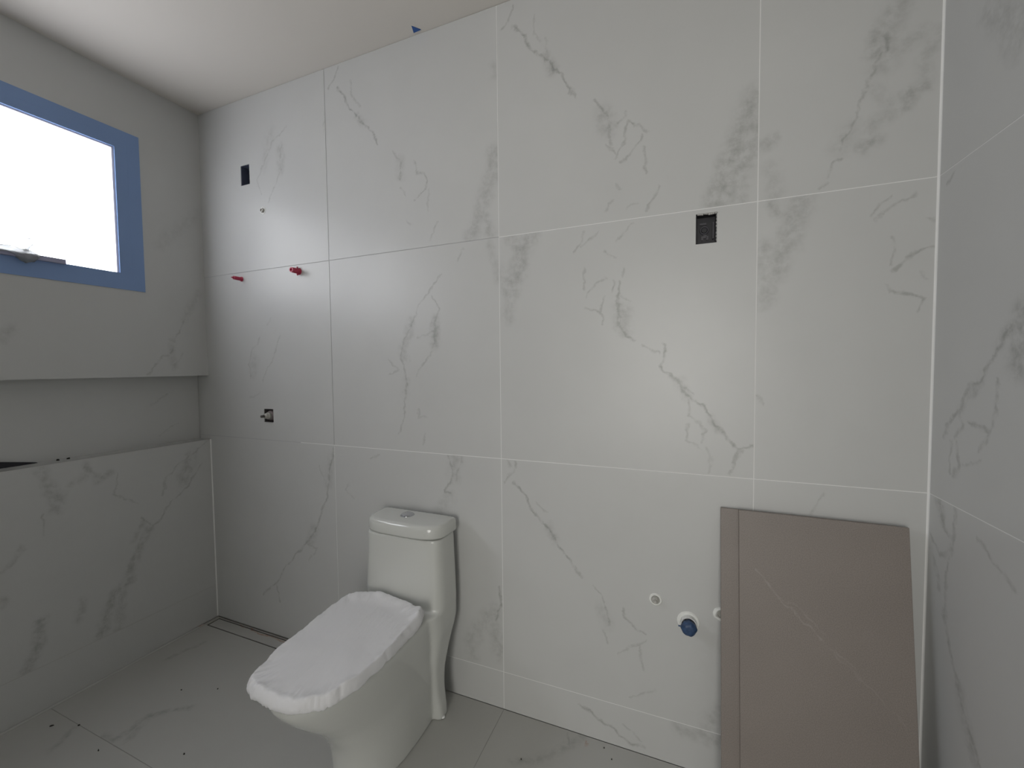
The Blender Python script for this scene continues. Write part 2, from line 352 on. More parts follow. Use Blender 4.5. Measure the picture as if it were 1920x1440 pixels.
def stone(name, plane, segs, base=(.56, .565, .555), vein=(.27, .275, .26), cloud=.04, rough=.32, speck=0., seedv=0., veincol=None, bump=0):
    """printed porcelain: soft clouds, plus thin and smudgy veins that follow line segments given on the tile's plane"""
    mt, nt, b = new_mat(name); N = nt.nodes.new; L = nt.links.new
    tc = N('ShaderNodeTexCoord')
    flat = N('ShaderNodeVectorMath'); flat.operation = 'MULTIPLY'
    mk = {'y': (1, 0, 1), 'x': (0, 1, 1), 'z': (1, 1, 0)}[plane]
    flat.inputs[1].default_value = mk; L(tc.outputs['Object'], flat.inputs[0])
    def wob(src, scale, amt, det=3):
        n = N('ShaderNodeTexNoise'); n.inputs['Scale'].default_value = scale; n.inputs['Detail'].default_value = det
        L(src, n.inputs['Vector'])
        s = N('ShaderNodeVectorMath'); s.operation = 'SUBTRACT'; s.inputs[1].default_value = (.5, .5, .5); L(n.outputs['Color'], s.inputs[0])
        q = N('ShaderNodeVectorMath'); q.operation = 'MULTIPLY_ADD'; q.inputs[1].default_value = tuple(amt * c for c in mk)
        L(s.outputs[0], q.inputs[0]); L(src, q.inputs[2]); return q.outputs[0], n
    p1, n1 = wob(flat.outputs[0], 16, .040)
    p1b, n1b = wob(p1, 45, .018)
    p2, n2 = wob(p1b, 160, .006)
    def to3(a): return {'y': (a[0], 0, a[1]), 'x': (0, a[0], a[1]), 'z': (a[0], a[1], 0)}[plane]
    acc = {'t': None, 'm': None, 'o': None}
    for k, w, s, pts in segs:
        for a, c in zip(pts, pts[1:]):
            A, B = Vector(to3(a)), Vector(to3(c)); D = B - A
            if D.length < 1e-4: continue
            sb = N('ShaderNodeVectorMath'); sb.operation = 'SUBTRACT'; L(p2, sb.inputs[0]); sb.inputs[1].default_value = A
            dt = N('ShaderNodeVectorMath'); dt.operation = 'DOT_PRODUCT'; L(sb.outputs[0], dt.inputs[0]); dt.inputs[1].default_value = D / D.length_squared
            cl = N('ShaderNodeClamp'); L(dt.outputs['Value'], cl.inputs[0])
            sc = N('ShaderNodeVectorMath'); sc.operation = 'SCALE'; sc.inputs[0].default_value = D; L(cl.outputs[0], sc.inputs['Scale'])
            di = N('ShaderNodeVectorMath'); di.operation = 'DISTANCE'; L(sb.outputs[0], di.inputs[0]); L(sc.outputs[0], di.inputs[1])
            mr = N('ShaderNodeMapRange'); mr.interpolation_type = 'SMOOTHSTEP'; L(di.outputs['Value'], mr.inputs[0])
            mr.inputs[1].default_value = 0; mr.inputs[2].default_value = w * {'t': 1.15, 'm': 1.6, 'o': 1.1}[k]; mr.inputs[3].default_value = s * {'t': 1.0, 'm': .85, 'o': 1}[k]; mr.inputs[4].default_value = 0
            if acc[k] is None: acc[k] = mr.outputs[0]
            else:
                mm = N('ShaderNodeMath'); mm.operation = 'MAXIMUM'; L(acc[k], mm.inputs[0]); L(mr.outputs[0], mm.inputs[1]); acc[k] = mm.outputs[0]
    # clouds
    nc = N('ShaderNodeTexNoise'); nc.inputs['Scale'].default_value = 5; nc.inputs['Detail'].default_value = 6; L(flat.outputs[0], nc.inputs['Vector'])
    cb = N('ShaderNodeMix'); cb.data_type = 'RGBA'
    cb.inputs[6].default_value = tuple(c * (1 - cloud) for c in base) + (1,); cb.inputs[7].default_value = tuple(min(1, c * (1 + cloud)) for c in base) + (1,)
    L(nc.outputs['Fac'], cb.inputs[0]); col = cb.outputs[2]
    if speck:
        ns = N('ShaderNodeTexNoise'); ns.inputs['Scale'].default_value = 420; ns.inputs['Detail'].default_value = 2; L(flat.outputs[0], ns.inputs['Vector'])
        r = N('ShaderNodeMapRange'); r.inputs[1].default_value = .35; r.inputs[2].default_value = .68; r.inputs[3].default_value = 1 - speck; r.inputs[4].default_value = 1 + speck; L(ns.outputs['Fac'], r.inputs[0])
        sm = N('ShaderNodeVectorMath'); sm.operation = 'SCALE'; L(col, sm.inputs[0]); L(r.outputs[0], sm.inputs['Scale']); col = sm.outputs[0]
    # patchiness
    npt = N('ShaderNodeTexNoise'); npt.inputs['Scale'].default_value = 38; npt.inputs['Detail'].default_value = 7; npt.inputs['Roughness'].default_value = .62; L(flat.outputs[0], npt.inputs['Vector'])
    def patch(lo_, hi_, out0):
        r = N('ShaderNodeMapRange'); r.inputs[1].default_value = lo_; r.inputs[2].default_value = hi_; r.inputs[3].default_value = out0; r.inputs[4].default_value = 1; L(npt.outputs['Fac'], r.inputs[0]); return r.outputs[0]
    for k, pv, vc in (('m', (.38, .68, .12), vein), ('t', (.36, .60, .15), vein), ('o', (.35, .55, .2), (.36, .17, .09))):
        if acc[k] is None: continue
        ml = N('ShaderNodeMath'); ml.operation = 'MULTIPLY'; L(acc[k], ml.inputs[0]); L(patch(*pv), ml.inputs[1])
        if veincol and k != 'o': vc = veincol
        mx = N('ShaderNodeMix'); mx.data_type = 'RGBA'; L(ml.outputs[0], mx.inputs[0]); L(col, mx.inputs[6]); mx.inputs[7].default_value = tuple(vc) + (1,); col = mx.outputs[2]
    L(col, b.inputs['Base Color'])
    b.inputs['Roughness'].default_value = rough; b.inputs['Specular IOR Level'].default_value = .55
    if bump:
        bp_ = N('ShaderNodeBump'); bp_.inputs['Distance'].default_value = bump; L(npt.outputs['Fac'], bp_.inputs['Height']); L(bp_.outputs[0], b.inputs['Normal'])
    return mt

GROUT = plain('grout', (.80, .80, .79), .8, noise_amt=.04)
GROUT_G = plain('shaded_grey_grout', (.47, .47, .48), .9, noise_amt=.1)  # grey grout, with the recess shade of the left joints in its colour
GROUT_F = plain('floor_grout', (.36, .36, .34), .85, noise_amt=.12)
CEMENT = plain('cement', (.5, .49, .47), .9, noise_amt=.15, bump=.001)
PAINT = plain('ceiling_paint', (.70, .665, .615), .85, noise_amt=.01, scale=8)
PORC = plain('porcelain', (.62, .63, .60), .12, noise_amt=.01, scale=4, coat=.3)
CHROME = plain('chrome', (.55, .56, .58), .18, metal=1, noise_amt=.03)
FRAME = plain('window_frame_glare', (.22, .34, .60), .35, noise_amt=.05, scale=6)  # dark frame; the window's bluish glare is put into its colour
BEAD = plain('glazing_bead', (.88, .84, .92), .4)
BLACKP = plain('black_plastic', (.018, .018, .024), .5, noise_amt=.4, scale=60)
DARKBLUE = plain('glare_tinted_plastic', (.085, .10, .15), .5, noise_amt=.3, scale=50)  # dark box plastic, lightened and blued by glare put into the colour
GREYP = plain('dark_grey_plastic', (.07, .068, .08), .45, noise_amt=.3, scale=80)
RED = plain('red_plastic', (.46, .04, .09), .4, noise_amt=.15, scale=80)
WHITEP = plain('white_pvc', (.82, .83, .82), .4)
PUTTY = plain('putty', (.80, .81, .78), .85, noise_amt=.08, scale=90, bump=.002)
METAL = plain('dull_metal', (.46, .45, .42), .5, metal=.15, noise_amt=.2, scale=80)
BROWN = plain('dusty_valve', (.21, .175, .175), .75, noise_amt=.35, scale=120, bump=.001)
BLUEP = plain('blue_plastic', (.032, .068, .15), .45, noise_amt=.7, scale=110, bump=.001)
TAPE = plain('blue_tape', (.02, .09, .32), .5)
DIRT = plain('debris', (.03, .028, .025), .9, noise_amt=.3, scale=200)

PLANE = {'B': 'y', 'R': 'x', 'L': 'x', 'N': 'x', 'F': 'z'}
def pick(pl, rect):
    out = []
    for P, k, w, s, pts in VEINS:
        if P != pl: continue
        cu = sum(p[0] for p in pts) / len(pts); cv = sum(p[1] for p in pts) / len(pts)
        if rect[0] <= cu < rect[1] and rect[2] <= cv < rect[3]: out.append((k, w, s, pts))
    return out
BASE_W = (.56, .565, .555); BASE_F = (.49, .49, .465)
tile_n = [0]
def tile(pl, rect, d0, d1, parent, holes=(), name='wall_tile', base=BASE_W, g=G, inset=(1, 1, 1, 1), rough=.36):
    """one porcelain tile; rect is the cell, the tile is smaller by half a joint on each side"""
    tile_n[0] += 1
    key = pick(pl, rect)
    mt = stone('marble_tile_%d' % tile_n[0], PLANE[pl], key, base=base, rough=rough)
    r = (rect[0] + g/2*inset[0], rect[1] - g/2*inset[1], rect[2] + g/2*inset[2], rect[3] - g/2*inset[3])
    return slab(name, PLANE[pl], r, d0, d1, mt, parent, holes)

# ------------------------------------------------------------------ walls
TH = .008
# back wall
holes = [BOX1, BOX2, BOX3]
wall_back = struct(slab('wall_back', 'y', (-.25, W + .2, -.1, ZC + .15), TH, .2, CEMENT, None, holes))
rows = [0, Z3, Z2, Z1, ZC + .0]
cols = [-.085, XA, XB, XC, W]
for i in range(4):
    for j in range(4):
        if i == 0 and j < 2:
            if j == 0: tile('B', (cols[0], XA, 0, Z2), 0, TH, wall_back, holes)
            continue
        tile('B', (cols[i], cols[i+1], rows[j], rows[j+1]), 0, TH, wall_back, holes)
bm = bmesh.new(); bg = bmesh.new()
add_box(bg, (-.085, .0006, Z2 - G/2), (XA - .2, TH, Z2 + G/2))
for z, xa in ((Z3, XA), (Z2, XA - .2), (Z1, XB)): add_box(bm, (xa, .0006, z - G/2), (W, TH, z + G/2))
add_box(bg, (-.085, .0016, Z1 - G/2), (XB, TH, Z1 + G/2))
for x in (XA, XB, XC):
    for z0, z1 in ((0, Z3), (Z3, Z2), (Z2, Z1), (Z1, ZC)):
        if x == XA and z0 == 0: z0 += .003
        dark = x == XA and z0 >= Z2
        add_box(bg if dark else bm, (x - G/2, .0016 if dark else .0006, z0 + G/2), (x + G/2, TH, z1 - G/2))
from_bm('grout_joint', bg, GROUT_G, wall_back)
from_bm('grout_joint', bm, GROUT, wall_back)
# right wall
wall_right = struct(slab('wall_right', 'x', (YF - .15, .008, -.1, ZC + .15), W + TH, W + .2, CEMENT))
ycols = [YF, -1.6, -.8, 0]
for i in range(3):
    for j in range(4):
        tile('R', (ycols[i], ycols[i+1], rows[j], rows[j+1]), W, W + TH, wall_right)
bm = bmesh.new()
for z in (Z3, Z2, Z1): add_box(bm, (W + .0006, YF, z - G/2), (W + TH, 0, z + G/2))
for y in (-.8, -1.6):
    for z0, z1 in ((0, Z3), (Z3, Z2), (Z2, Z1), (Z1, ZC)): add_box(bm, (W + .0006, y - G/2, z0 + G/2), (W + TH, y + G/2, z1 - G/2))
from_bm('grout_joint', bm, GROUT, wall_right)
# grout bead in the right corner: a small concave fillet
def corner_bead(name, x, y, sx, z0, z1, r, mat, parent):
    bm = bmesh.new(); prof = [(0, 0), (sx * r, 0)] + [(sx * r * (1 - math.sin(a)) , -r * (1 - math.cos(a))) for a in (math.pi/8, math.pi/4, 3*math.pi/8)] + [(0, -r)]
    lo_, hi_ = [[bm.verts.new((x + px, y + py, z)) for px, py in prof] for z in (z0, z1)]
    n = len(prof)
    for i in range(n): bm.faces.new((lo_[i], lo_[(i+1) % n], hi_[(i+1) % n], hi_[i]))
    bm.faces.new(lo_); bm.faces.new(hi_)
    return from_bm(name, bm, mat, parent)
corner_bead('corner_grout', W, 0, -1, .0, ZC, .0042, GROUT, wall_right)
# left wall: upper wall with the window, niche, low wall
wall_left = struct(slab('wall_left', 'x', (YF - .15, .008, ZU + TH, ZC + .15), -.22, -TH, CEMENT, None, [WIN, WIN_FILL]))
b2 = slab('niche_backing', 'x', (YF - .15, .008, ZT - TH, ZU + TH), -.22, -.085 - TH, CEMENT, wall_left)
b3 = slab('low_wall_core', 'x', (YF - .15, .008, -.1, ZT - TH), -.22, -TH, CEMENT, wall_left)
tile('L', (YF, 0, ZU, ZC), -TH, 0, wall_left, [WIN, WIN_FILL], inset=(0, 0, 0, 0))
tile('N', (YF, 0, ZT, ZU), -.085 - TH, -.085, wall_left, inset=(0, 0, 0, 0), name='niche_tile')
ledge = slab('ledge_tile', 'z', (-.085, -.0015, YF, 0), ZT - TH, ZT, stone('ledge_marble', 'z', []), wall_left)
slab('soffit_tile', 'z', (-.085, -.0085, YF, 0), ZU, ZU + TH, stone('soffit_marble', 'z', []), wall_left)
ZL = .168
for y0, y1 in ((-.8, 0), (-1.6, -.8), (YF, -1.6)):
    tile('L', (y0, y1, ZL, ZT - .0), -TH, 0, wall_left, inset=(1, 0 if y1 == 0 else 1, 1, 0))
    tile('L', (y0, y1, 0, ZL), -TH, 0, wall_left, inset=(1, 0 if y1 == 0 else 1, 0, 1))
bm = bmesh.new(); add_box(bm, (-TH, YF, ZL - G/2), (-.0008, 0, ZL + G/2))
for y in (-.8, -1.6): add_box(bm, (-TH, y - G/2, ZL + G/2), (-.0008, y + G/2, ZT - .002)); add_box(bm, (-TH, y - G/2, 0), (-.0008, y + G/2, ZL - G/2))
from_bm('grout_joint', bm, plain('pale_joint', (.52, .52, .50), .8), wall_left)
corner_bead('corner_grout', 0, 0, 1, 0, ZT, .004, GROUT, wall_left)
# front wall behind the camera, its unseen doorway added for the fill light
DOOR = (LX - .5, LX + .5, -.2, 2.12)
wall_front = struct(slab('wall_front', 'y', (-.2, W + .2, -.1, ZC + .15), YF - .15, YF, plain('front_wall_paint', (.50, .50, .49), .8), None, [DOOR]))
# unseen hall shell added beyond the doorway, so that no sky gets in there
hb = plain('hall_paint', (.55, .55, .53), .9)
HX0, HX1, HY = .4, 3.0, -4.2
hall = struct(slab('hall_shell', 'y', (HX0 - .1, HX1 + .1, -.1, ZC + .15), HY - .1, HY, hb))
slab('hall_side', 'x', (HY, YF - .15, -.1, ZC + .15), HX0 - .1, HX0, hb, hall); slab('hall_side', 'x', (HY, YF - .15, -.1, ZC + .15), HX1, HX1 + .1, hb, hall)
slab('hall_floor', 'z', (HX0, HX1, HY, YF - .15), -.1, 0, hb, hall); slab('hall_ceiling', 'z', (HX0, HX1, HY, YF - .15), ZC, ZC + .1, hb, hall)
# ceiling
ceiling = struct(slab('ceiling', 'z', (-.2, W + .2, YF - .15, .2), ZC, ZC + .12, PAINT))
# floor
floor = struct(slab('floor', 'z', (-.2, W + .2, YF - .15, .2), -.12, -.012, CEMENT))
DR = (.030, .94, -.072, -.012)     # linear drain
YJ = -.63
fx = [.018, XB, XC, W]; fy = [YF, YJ - 1.6, YJ - .8, YJ, 0]
for i in range(3):
    for j in range(4):
        tile('F', (fx[i], fx[i+1], fy[j], fy[j+1]), -.012, 0, floor, [(0, DR[1], DR[2] - .002, .01)], name='floor_tile', base=BASE_F, g=.0025, rough=.5)
bm = bmesh.new()
for y in (YJ, YJ - .8, YJ - 1.6): add_box(bm, (0, y - .00125, -.012), (W, y + .00125, -.0008))
for x in (.018, XB, XC): add_box(bm, (x - .00125, YF, -.012), (x + .00125, -.0745 if x < .9 else 0, -.0008))
from_bm('grout_joint', bm, GROUT_F, floor)
tile('F', (0, .018, YF, -.0745), -.012, .0, floor, name='edge_strip', base=(.56, .56, .535), g=.002)
st = slab('mortar_bed', 'z', (0, DR[1], -.0745, 0), -.012, -.004, stone('mortar', 'z', pick('F', (0, 1, -.074, .02)), base=(.42, .41, .38), rough=.9), floor, [DR])

# ------------------------------------------------------------------ window
y0, y1, z0, z1 = WIN
def ring(bm, oy0, oy1, oz0, oz1, iy0, iy1, iz0, iz1, x0, x1, bev=0):
    add_slab(bm, 'x', (oy0, oy1, oz0, oz1), x0, x1, [(iy0, iy1, iz0, iz1)])
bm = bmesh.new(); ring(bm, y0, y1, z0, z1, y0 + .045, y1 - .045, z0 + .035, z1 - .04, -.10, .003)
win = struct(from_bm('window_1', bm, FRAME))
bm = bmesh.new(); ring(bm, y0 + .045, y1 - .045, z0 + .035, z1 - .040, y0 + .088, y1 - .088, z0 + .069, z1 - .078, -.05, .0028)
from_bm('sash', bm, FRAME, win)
bm = bmesh.new(); ring(bm, y0 + .088, y1 - .088, z0 + .0685, z1 - .078, y0 + .095, y1 - .095, z0 + .0695, z1 - .084, -.045, -.006)
from_bm('glazing_bead', bm, BEAD, win)
def pane_mat(nm, st):                       # frosted glass glowing with the daylight behind it
    pm, nt, b = new_mat(nm)
    b.inputs['Base Color'].default_value = (.9, .9, .95, 1); b.inputs['Roughness'].default_value = .6
    b.inputs['Emission Color'].default_value = WINDOW_COLOR + (1,); b.inputs['Emission Strength'].default_value = st
    return pm
slab('pane', 'x', (y0 + .089, y1 - .089, z0 + .0692, z1 - .0785), -.034, -.028, pane_mat('frosted_pane', WINA), win)
# unseen copy of the window, added farther along the wall for more light
w2 = win.copy(); C.objects.link(w2); w2.name = 'fill_window'; w2.location = (0, WIN_FILL[0] - WIN[0], 0)
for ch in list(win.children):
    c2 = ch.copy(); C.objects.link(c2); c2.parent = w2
    if c2.name.startswith('pane'): c2.data = c2.data.copy(); c2.data.materials[0] = pane_mat('frosted_pane_far', WINB_FILL)
# handle on the bottom rail, partly wrapped in clear film
h = box('handle', (.0015, -.70, 1.700), (.016, -.518, 1.718), plain('handle_grey', (.36, .36, .50), .4), win, .002)
bm = bmesh.new()
prev = None; sec = 12
for i, (yy, zz, r) in enumerate(((-.590, 1.712, .004), (-.602, 1.708, .016), (-.615, 1.704, .022), (-.628, 1.705, .024), (-.642, 1.712, .021), (-.655, 1.718, .016), (-.668, 1.722, .012), (-.69, 1.722, .011), (-.705, 1.722, .003))):
    rg = []
    for k in range(sec):
        a = 2 * math.pi * k / sec; rr = r * (1 + .28 * math.sin(3 * a + i * 1.7) + .12 * random.random())
        rg.append(bm.verts.new((.018 + rr * math.cos(a) * .9, yy, zz + rr * math.sin(a) * .9)))
    if prev:
        for k in range(sec): bm.faces.new((prev[k], prev[(k+1) % sec], rg[(k+1) % sec], rg[k]))
    else: bm.faces.new(rg)
    prev = rg
bm.faces.new(prev)
# a loose twist of film standing up
pts = [(.02, -.628, 1.722), (.024, -.622, 1.738), (.026, -.612, 1.750), (.022, -.604, 1.762), (.02, -.612, 1.772), (.018, -.624, 1.770)]
prev = None
for i, p in enumerate(pts):
    w_ = .006 - .0006 * i
    rg = [bm.verts.new((p[0], p[1] - w_, p[2])), bm.verts.new((p[0] + .003, p[1], p[2] + w_ * .5)), bm.verts.new((p[0], p[1] + w_, p[2])), bm.verts.new((p[0] - .003, p[1], p[2] - w_ * .5))]
    if prev:
        for k in range(4): bm.faces.new((prev[k], prev[(k+1) % 4], rg[(k+1) % 4], rg[k]))
    else: bm.faces.new(rg)
    prev = rg
bm.faces.new(prev)
fm, nt, b = new_mat('clear_film'); b.inputs['Base Color'].default_value = (.80, .82, .80, 1); b.inputs['Roughness'].default_value = .25
b.inputs['Transmission Weight'].default_value = .55; b.inputs['IOR'].default_value = 1.15
nn = nt.nodes.new('ShaderNodeTexNoise'); nn.inputs['Scale'].default_value = 90; bb = nt.nodes.new('ShaderNodeBump'); bb.inputs['Distance'].default_value = .004
nt.links.new(nn.outputs['Fac'], bb.inputs['Height']); nt.links.new(bb.outputs[0], b.inputs['Normal'])
fo = from_bm('film_wrap', bm, fm, h, smooth=True); fo['label'] = 'crumpled clear film wrapped around the window handle'

# ------------------------------------------------------------------ toilet
XT = 1.287
def ring_pts(xc, hw, yb, yf, z, n=56, eb=5.0, ef=2.3, mid=None, e_x=None):
    """closed outline: boxy at the back (y=yb), rounded at the front (y=yf)"""
    ym = yb + (yf - yb) * (.42 if mid is None else mid); out = []
    for i in range(n):
        a = 2 * math.pi * i / n; c, s = math.cos(a), math.sin(a)
        e = eb if s > 0 else ef
        x = xc + hw * math.copysign(abs(c) ** (2 / e), c)
        ly = (yb - ym) if s > 0 else (ym - yf)
        out.append((x, ym + ly * math.copysign(abs(s) ** (2 / e), s), z))
    return out
def loft(bm, rings):
    vr = [[bm.verts.new(p) for p in r] for r in rings]; n = len(vr[0])
    for a, b_ in zip(vr, vr[1:]):
        for i in range(n): bm.faces.new((a[i], a[(i+1) % n], b_[(i+1) % n], b_[i]))
    bm.faces.new(vr[0]); bm.faces.new(vr[-1]); return vr
toilet = thing('toilet', 'white one-piece toilet with wrapped seat standing against the marble wall', 'toilet', loc=(XT, -.3, 0))
def P(o):
    o.parent = toilet; o.matrix_parent_inverse = Matrix.Translation((-XT, .3, 0)); return o
bm = bmesh.new()
# bowl and skirt
def fine(secs, k=6):
    out = []; S = [Vector(s_) for s_ in secs]; m_ = len(S)
    for i in range(m_ - 1):
        p0, p1, p2, p3 = S[max(i-1, 0)], S[i], S[i+1], S[min(i+2, m_-1)]
        for q in range(k):
            t = q / k; out.append(tuple(.5 * ((2 * p1) + (-p0 + p2) * t + (2*p0 - 5*p1 + 4*p2 - p3) * t*t + (-p0 + 3*p1 - 3*p2 + p3) * t**3)))
    return out + [tuple(S[-1])]
loft(bm, [ring_pts(XT, *r, n=96) for r in fine((
    (.121, -.10, -.455, .0), (.122, -.10, -.456, .05), (.124, -.10, -.462, .10), (.126, -.10, -.474, .14), (.128, -.10, -.494, .18), (.130, -.10, -.520, .22),
    (.134, -.11, -.553, .26), (.139, -.11, -.590, .30), (.144, -.12, -.624, .34), (.148, -.12, -.650, .375), (.150, -.12, -.662, .40), (.148, -.12, -.660, .418)))])
# rear column that carries the tank
def rect_ring(hw, yb, yf, z, n=56): return ring_pts(XT, hw, yb, yf, z, n, 9, 5, .5)
loft(bm, [rect_ring(*r) for r in fine((
    (.150, -.082, -.142, .0), (.148, -.080, -.142, .03), (.139, -.078, -.150, .10), (.140, -.074, -.158, .17), (.148, -.064, -.168, .23),
    (.158, -.050, -.175, .29), (.168, -.036, -.185, .34), (.171, -.030, -.200, .38), (.169, -.030, -.215, .418)))])
# tank
loft(bm, [ring_pts(XT, hw, yb, yf, z, 56, 9, 4.5, .5) for hw, yb, yf, z in (
    (.170, -.030, -.176, .36), (.171, -.030, -.172, .43), (.1695, -.030, -.168, .50), (.166, -.030, -.165, .58), (.163, -.030, -.165, .66), (.162, -.030, -.165, .672))])
tmp = from_bm('tmp', bm, PORC)
md = tmp.modifiers.new('r', 'REMESH'); md.mode = 'VOXEL'; md.voxel_size = .004
sm = tmp.modifiers.new('s', 'SMOOTH'); sm.factor = .5; sm.iterations = 18
dg = bpy.context.evaluated_depsgraph_get(); me = bpy.data.meshes.new_from_object(tmp.evaluated_get(dg))
bpy.data.objects.remove(tmp)
for p in me.polygons: p.use_smooth = True
me.materials.clear()
body = P(link('bowl_and_tank', me, PORC))
# tank lid with rounded front
def lid_ring(hw, yb, yf, z): return ring_pts(XT + .001, hw, yb, yf, z, 72, 12, 3.6, .30)
bm = bmesh.new()
loft(bm, [lid_ring(*r) for r in ((.160, -.031, -.163, .6745), (.1665, -.029, -.1705, .6765), (.168, -.028, -.172, .682), (.167, -.028, -.171, .708), (.1645, -.029, -.168, .717), (.159, -.032, -.162, .7215), (.150, -.040, -.150, .7225))])
lid = P(from_bm('tank_lid', bm, PORC, None, smooth=True))
bt = lathe('flush_button', [(0, .007), (.017, .0068), (.0225, .0045), (.024, .0015), (.0265, .001), (.0275, -.002)], (1.268, -.082, .7225), (0, 0, 1), CHROME, None, 40)
bt.parent = lid; bt['label'] = 'round chrome flush button'
bm = bmesh.new(); add_box(bm, (1.418, -.048, .7221), (1.440, -.0455, .7229)); lg = from_bm('brand_mark', bm, METAL, lid)
# seat and lid under the wrap
bm = bmesh.new()
loft(bm, [ring_pts(XT, hw, -.205, yf, z, 56, 4, 2.6, .4) for hw, yf, z in ((.148, -.655, .4215), (.155, -.662, .424), (.156, -.664, .437), (.150, -.655, .441))])
seat = P(from_bm('seat', bm, plain('seat_plastic', (.8, .8, .78), .3, noise_amt=.01), None, smooth=True))
# foam wrap: outline on the plan, crowned top, folded rim, ragged hem
outl = [(1.200, -.666), (1.170, -.655), (1.154, -.645), (1.147, -.625), (1.128, -.550), (1.122, -.460), (1.112, -.350), (1.108, -.262), (1.128, -.216), (1.190, -.192), (1.270, -.186),
        (1.345, -.196), (1.396, -.208), (1.428, -.226), (1.443, -.262), (1.447, -.350), (1.447, -.450), (1.441, -.540), (1.417, -.608), (1.370, -.652), (1.310, -.672), (1.240, -.672)]
cx0, cy0 = 1.285, -.44
def catm(pts, n):
    out = []; k = len(pts)
    for i in range(k):
        p0, p1, p2, p3 = (Vector(pts[(i + j - 1) % k]) for j in range(4))
        for s in range(n):
            t = s / n
            out.append(.5 * ((2 * p1) + (-p0 + p2) * t + (2*p0 - 5*p1 + 4*p2 - p3) * t*t + (-p0 + 3*p1 - 3*p2 + p3) * t**3))
    return out
ol = catm(outl, 14); n = len(ol)
bm = bmesh.new(); rings = []
prof = [(.10, 0), (.25, 0), (.40, 0), (.52, 0), (.62, 0), (.70, 0), (.76, .0), (.81, .0), (.85, .0003), (.885, .001), (.912, .0022), (.935, .0032), (.95, .003), (.962, .001), (.974, -.003), (.984, -.008), (.993, -.013), (1.0, -.018), (1.0, -.023), (.995, -.028), (.985, -.031)]
def nz3(a_, b_, c_): return noise.noise(Vector((a_, b_, c_)))
def ridge(a_, b_, c_): return 1 - abs(nz3(a_, b_, c_)) * 2.2
ctr = bm.verts.new((cx0, cy0, .457))
for q, (f, dz) in enumerate(prof):
    rg = []
    for i, p in enumerate(ol):
        x = cx0 + (p.x - cx0) * f; y = cy0 + (p.y - cy0) * f
        back = max(0, min(1, (y + .36) / .16)); front = max(0, min(1, (-.50 - y) / .16))
        s = i / 14.0
        nz = nz3(x * 10, y * 10, 3) * .0035 + nz3(x * 34, y * 26, 9) * .0010
        edge = max(0, min(1, (f - .74) / .14))
        nz += edge * (nz3(s * 1.9, f * 9, 1) * .0045 + (ridge(s * 5.0, f * 14, 4) - .6) * .0022)
        rad = edge * (nz3(s * 1.3, f * 6, 7) * .0065 + (ridge(s * 4.2, f * 16, 2) - .6) * .0024)
        d = Vector((p.x - cx0, p.y - cy0)).normalized()
        z = .458 + dz + nz + .007 * back * edge - .009 * front * (1 - f * .25)
        ear = math.exp(-(((x - 1.428) / .030) ** 2 + ((y + .245) / .035) ** 2)); ear2 = math.exp(-(((x - 1.22) / .06) ** 2 + ((y + .20) / .02) ** 2))
        z += ear * .010 + ear2 * .005; rad += ear * .004
        if q > 17: z += .006 * nz3(s * 2.1, 0, 12) + .003 * nz3(s * 7, 0, 2)
        rg.append(bm.verts.new((x + d.x * rad, y + d.y * rad, max(z, .411))))
    rings.append(rg)
for i in range(n): bm.faces.new((ctr, rings[0][i], rings[0][(i+1) % n]))
for a, b_ in zip(rings, rings[1:]):
    for i in range(n): bm.faces.new((a[i], a[(i+1) % n], b_[(i+1) % n], b_[i]))
wm, nt, b = new_mat('foam_sheet'); b.inputs['Roughness'].default_value = .55; b.inputs['Base Color'].default_value = (.78, .78, .795, 1); b.inputs['Specular IOR Level'].default_value = .35
b.inputs['Sheen Weight'].default_value = .2
tc = nt.nodes.new('ShaderNodeTexCoord'); mp = nt.nodes.new('ShaderNodeMapping'); mp.inputs['Scale'].default_value = (60, 22, 60); mp.inputs['Rotation'].default_value = (0, 0, .6)
nn = nt.nodes.new('ShaderNodeTexNoise'); nn.inputs['Detail'].default_value = 6; nn.inputs['Scale'].default_value = 1
bb = nt.nodes.new('ShaderNodeBump'); bb.inputs['Distance'].default_value = .0035; bb.inputs['Strength'].default_value = .5
nt.links.new(tc.outputs['Object'], mp.inputs[0]); nt.links.new(mp.outputs[0], nn.inputs['Vector']); nt.links.new(nn.outputs['Fac'], bb.inputs['Height']); nt.links.new(bb.outputs[0], b.inputs['Normal'])
wrap = from_bm('plastic_wrap', bm, wm, None, smooth=True)
so = wrap.modifiers.new('t', 'SOLIDIFY'); so.thickness = .001; so.offset = 1
wrap.parent = seat; wrap['label'] = 'thin white foam sheet wrapped over the toilet seat and lid'
# bolt caps at the foot
for yy in (-.118,):
    c = P(lathe('bolt_cap', [(0, .006), (.006, .005), (.009, 0)], (XT + .146, yy, .004), (0, 0, 1), WHITEP, None, 12))

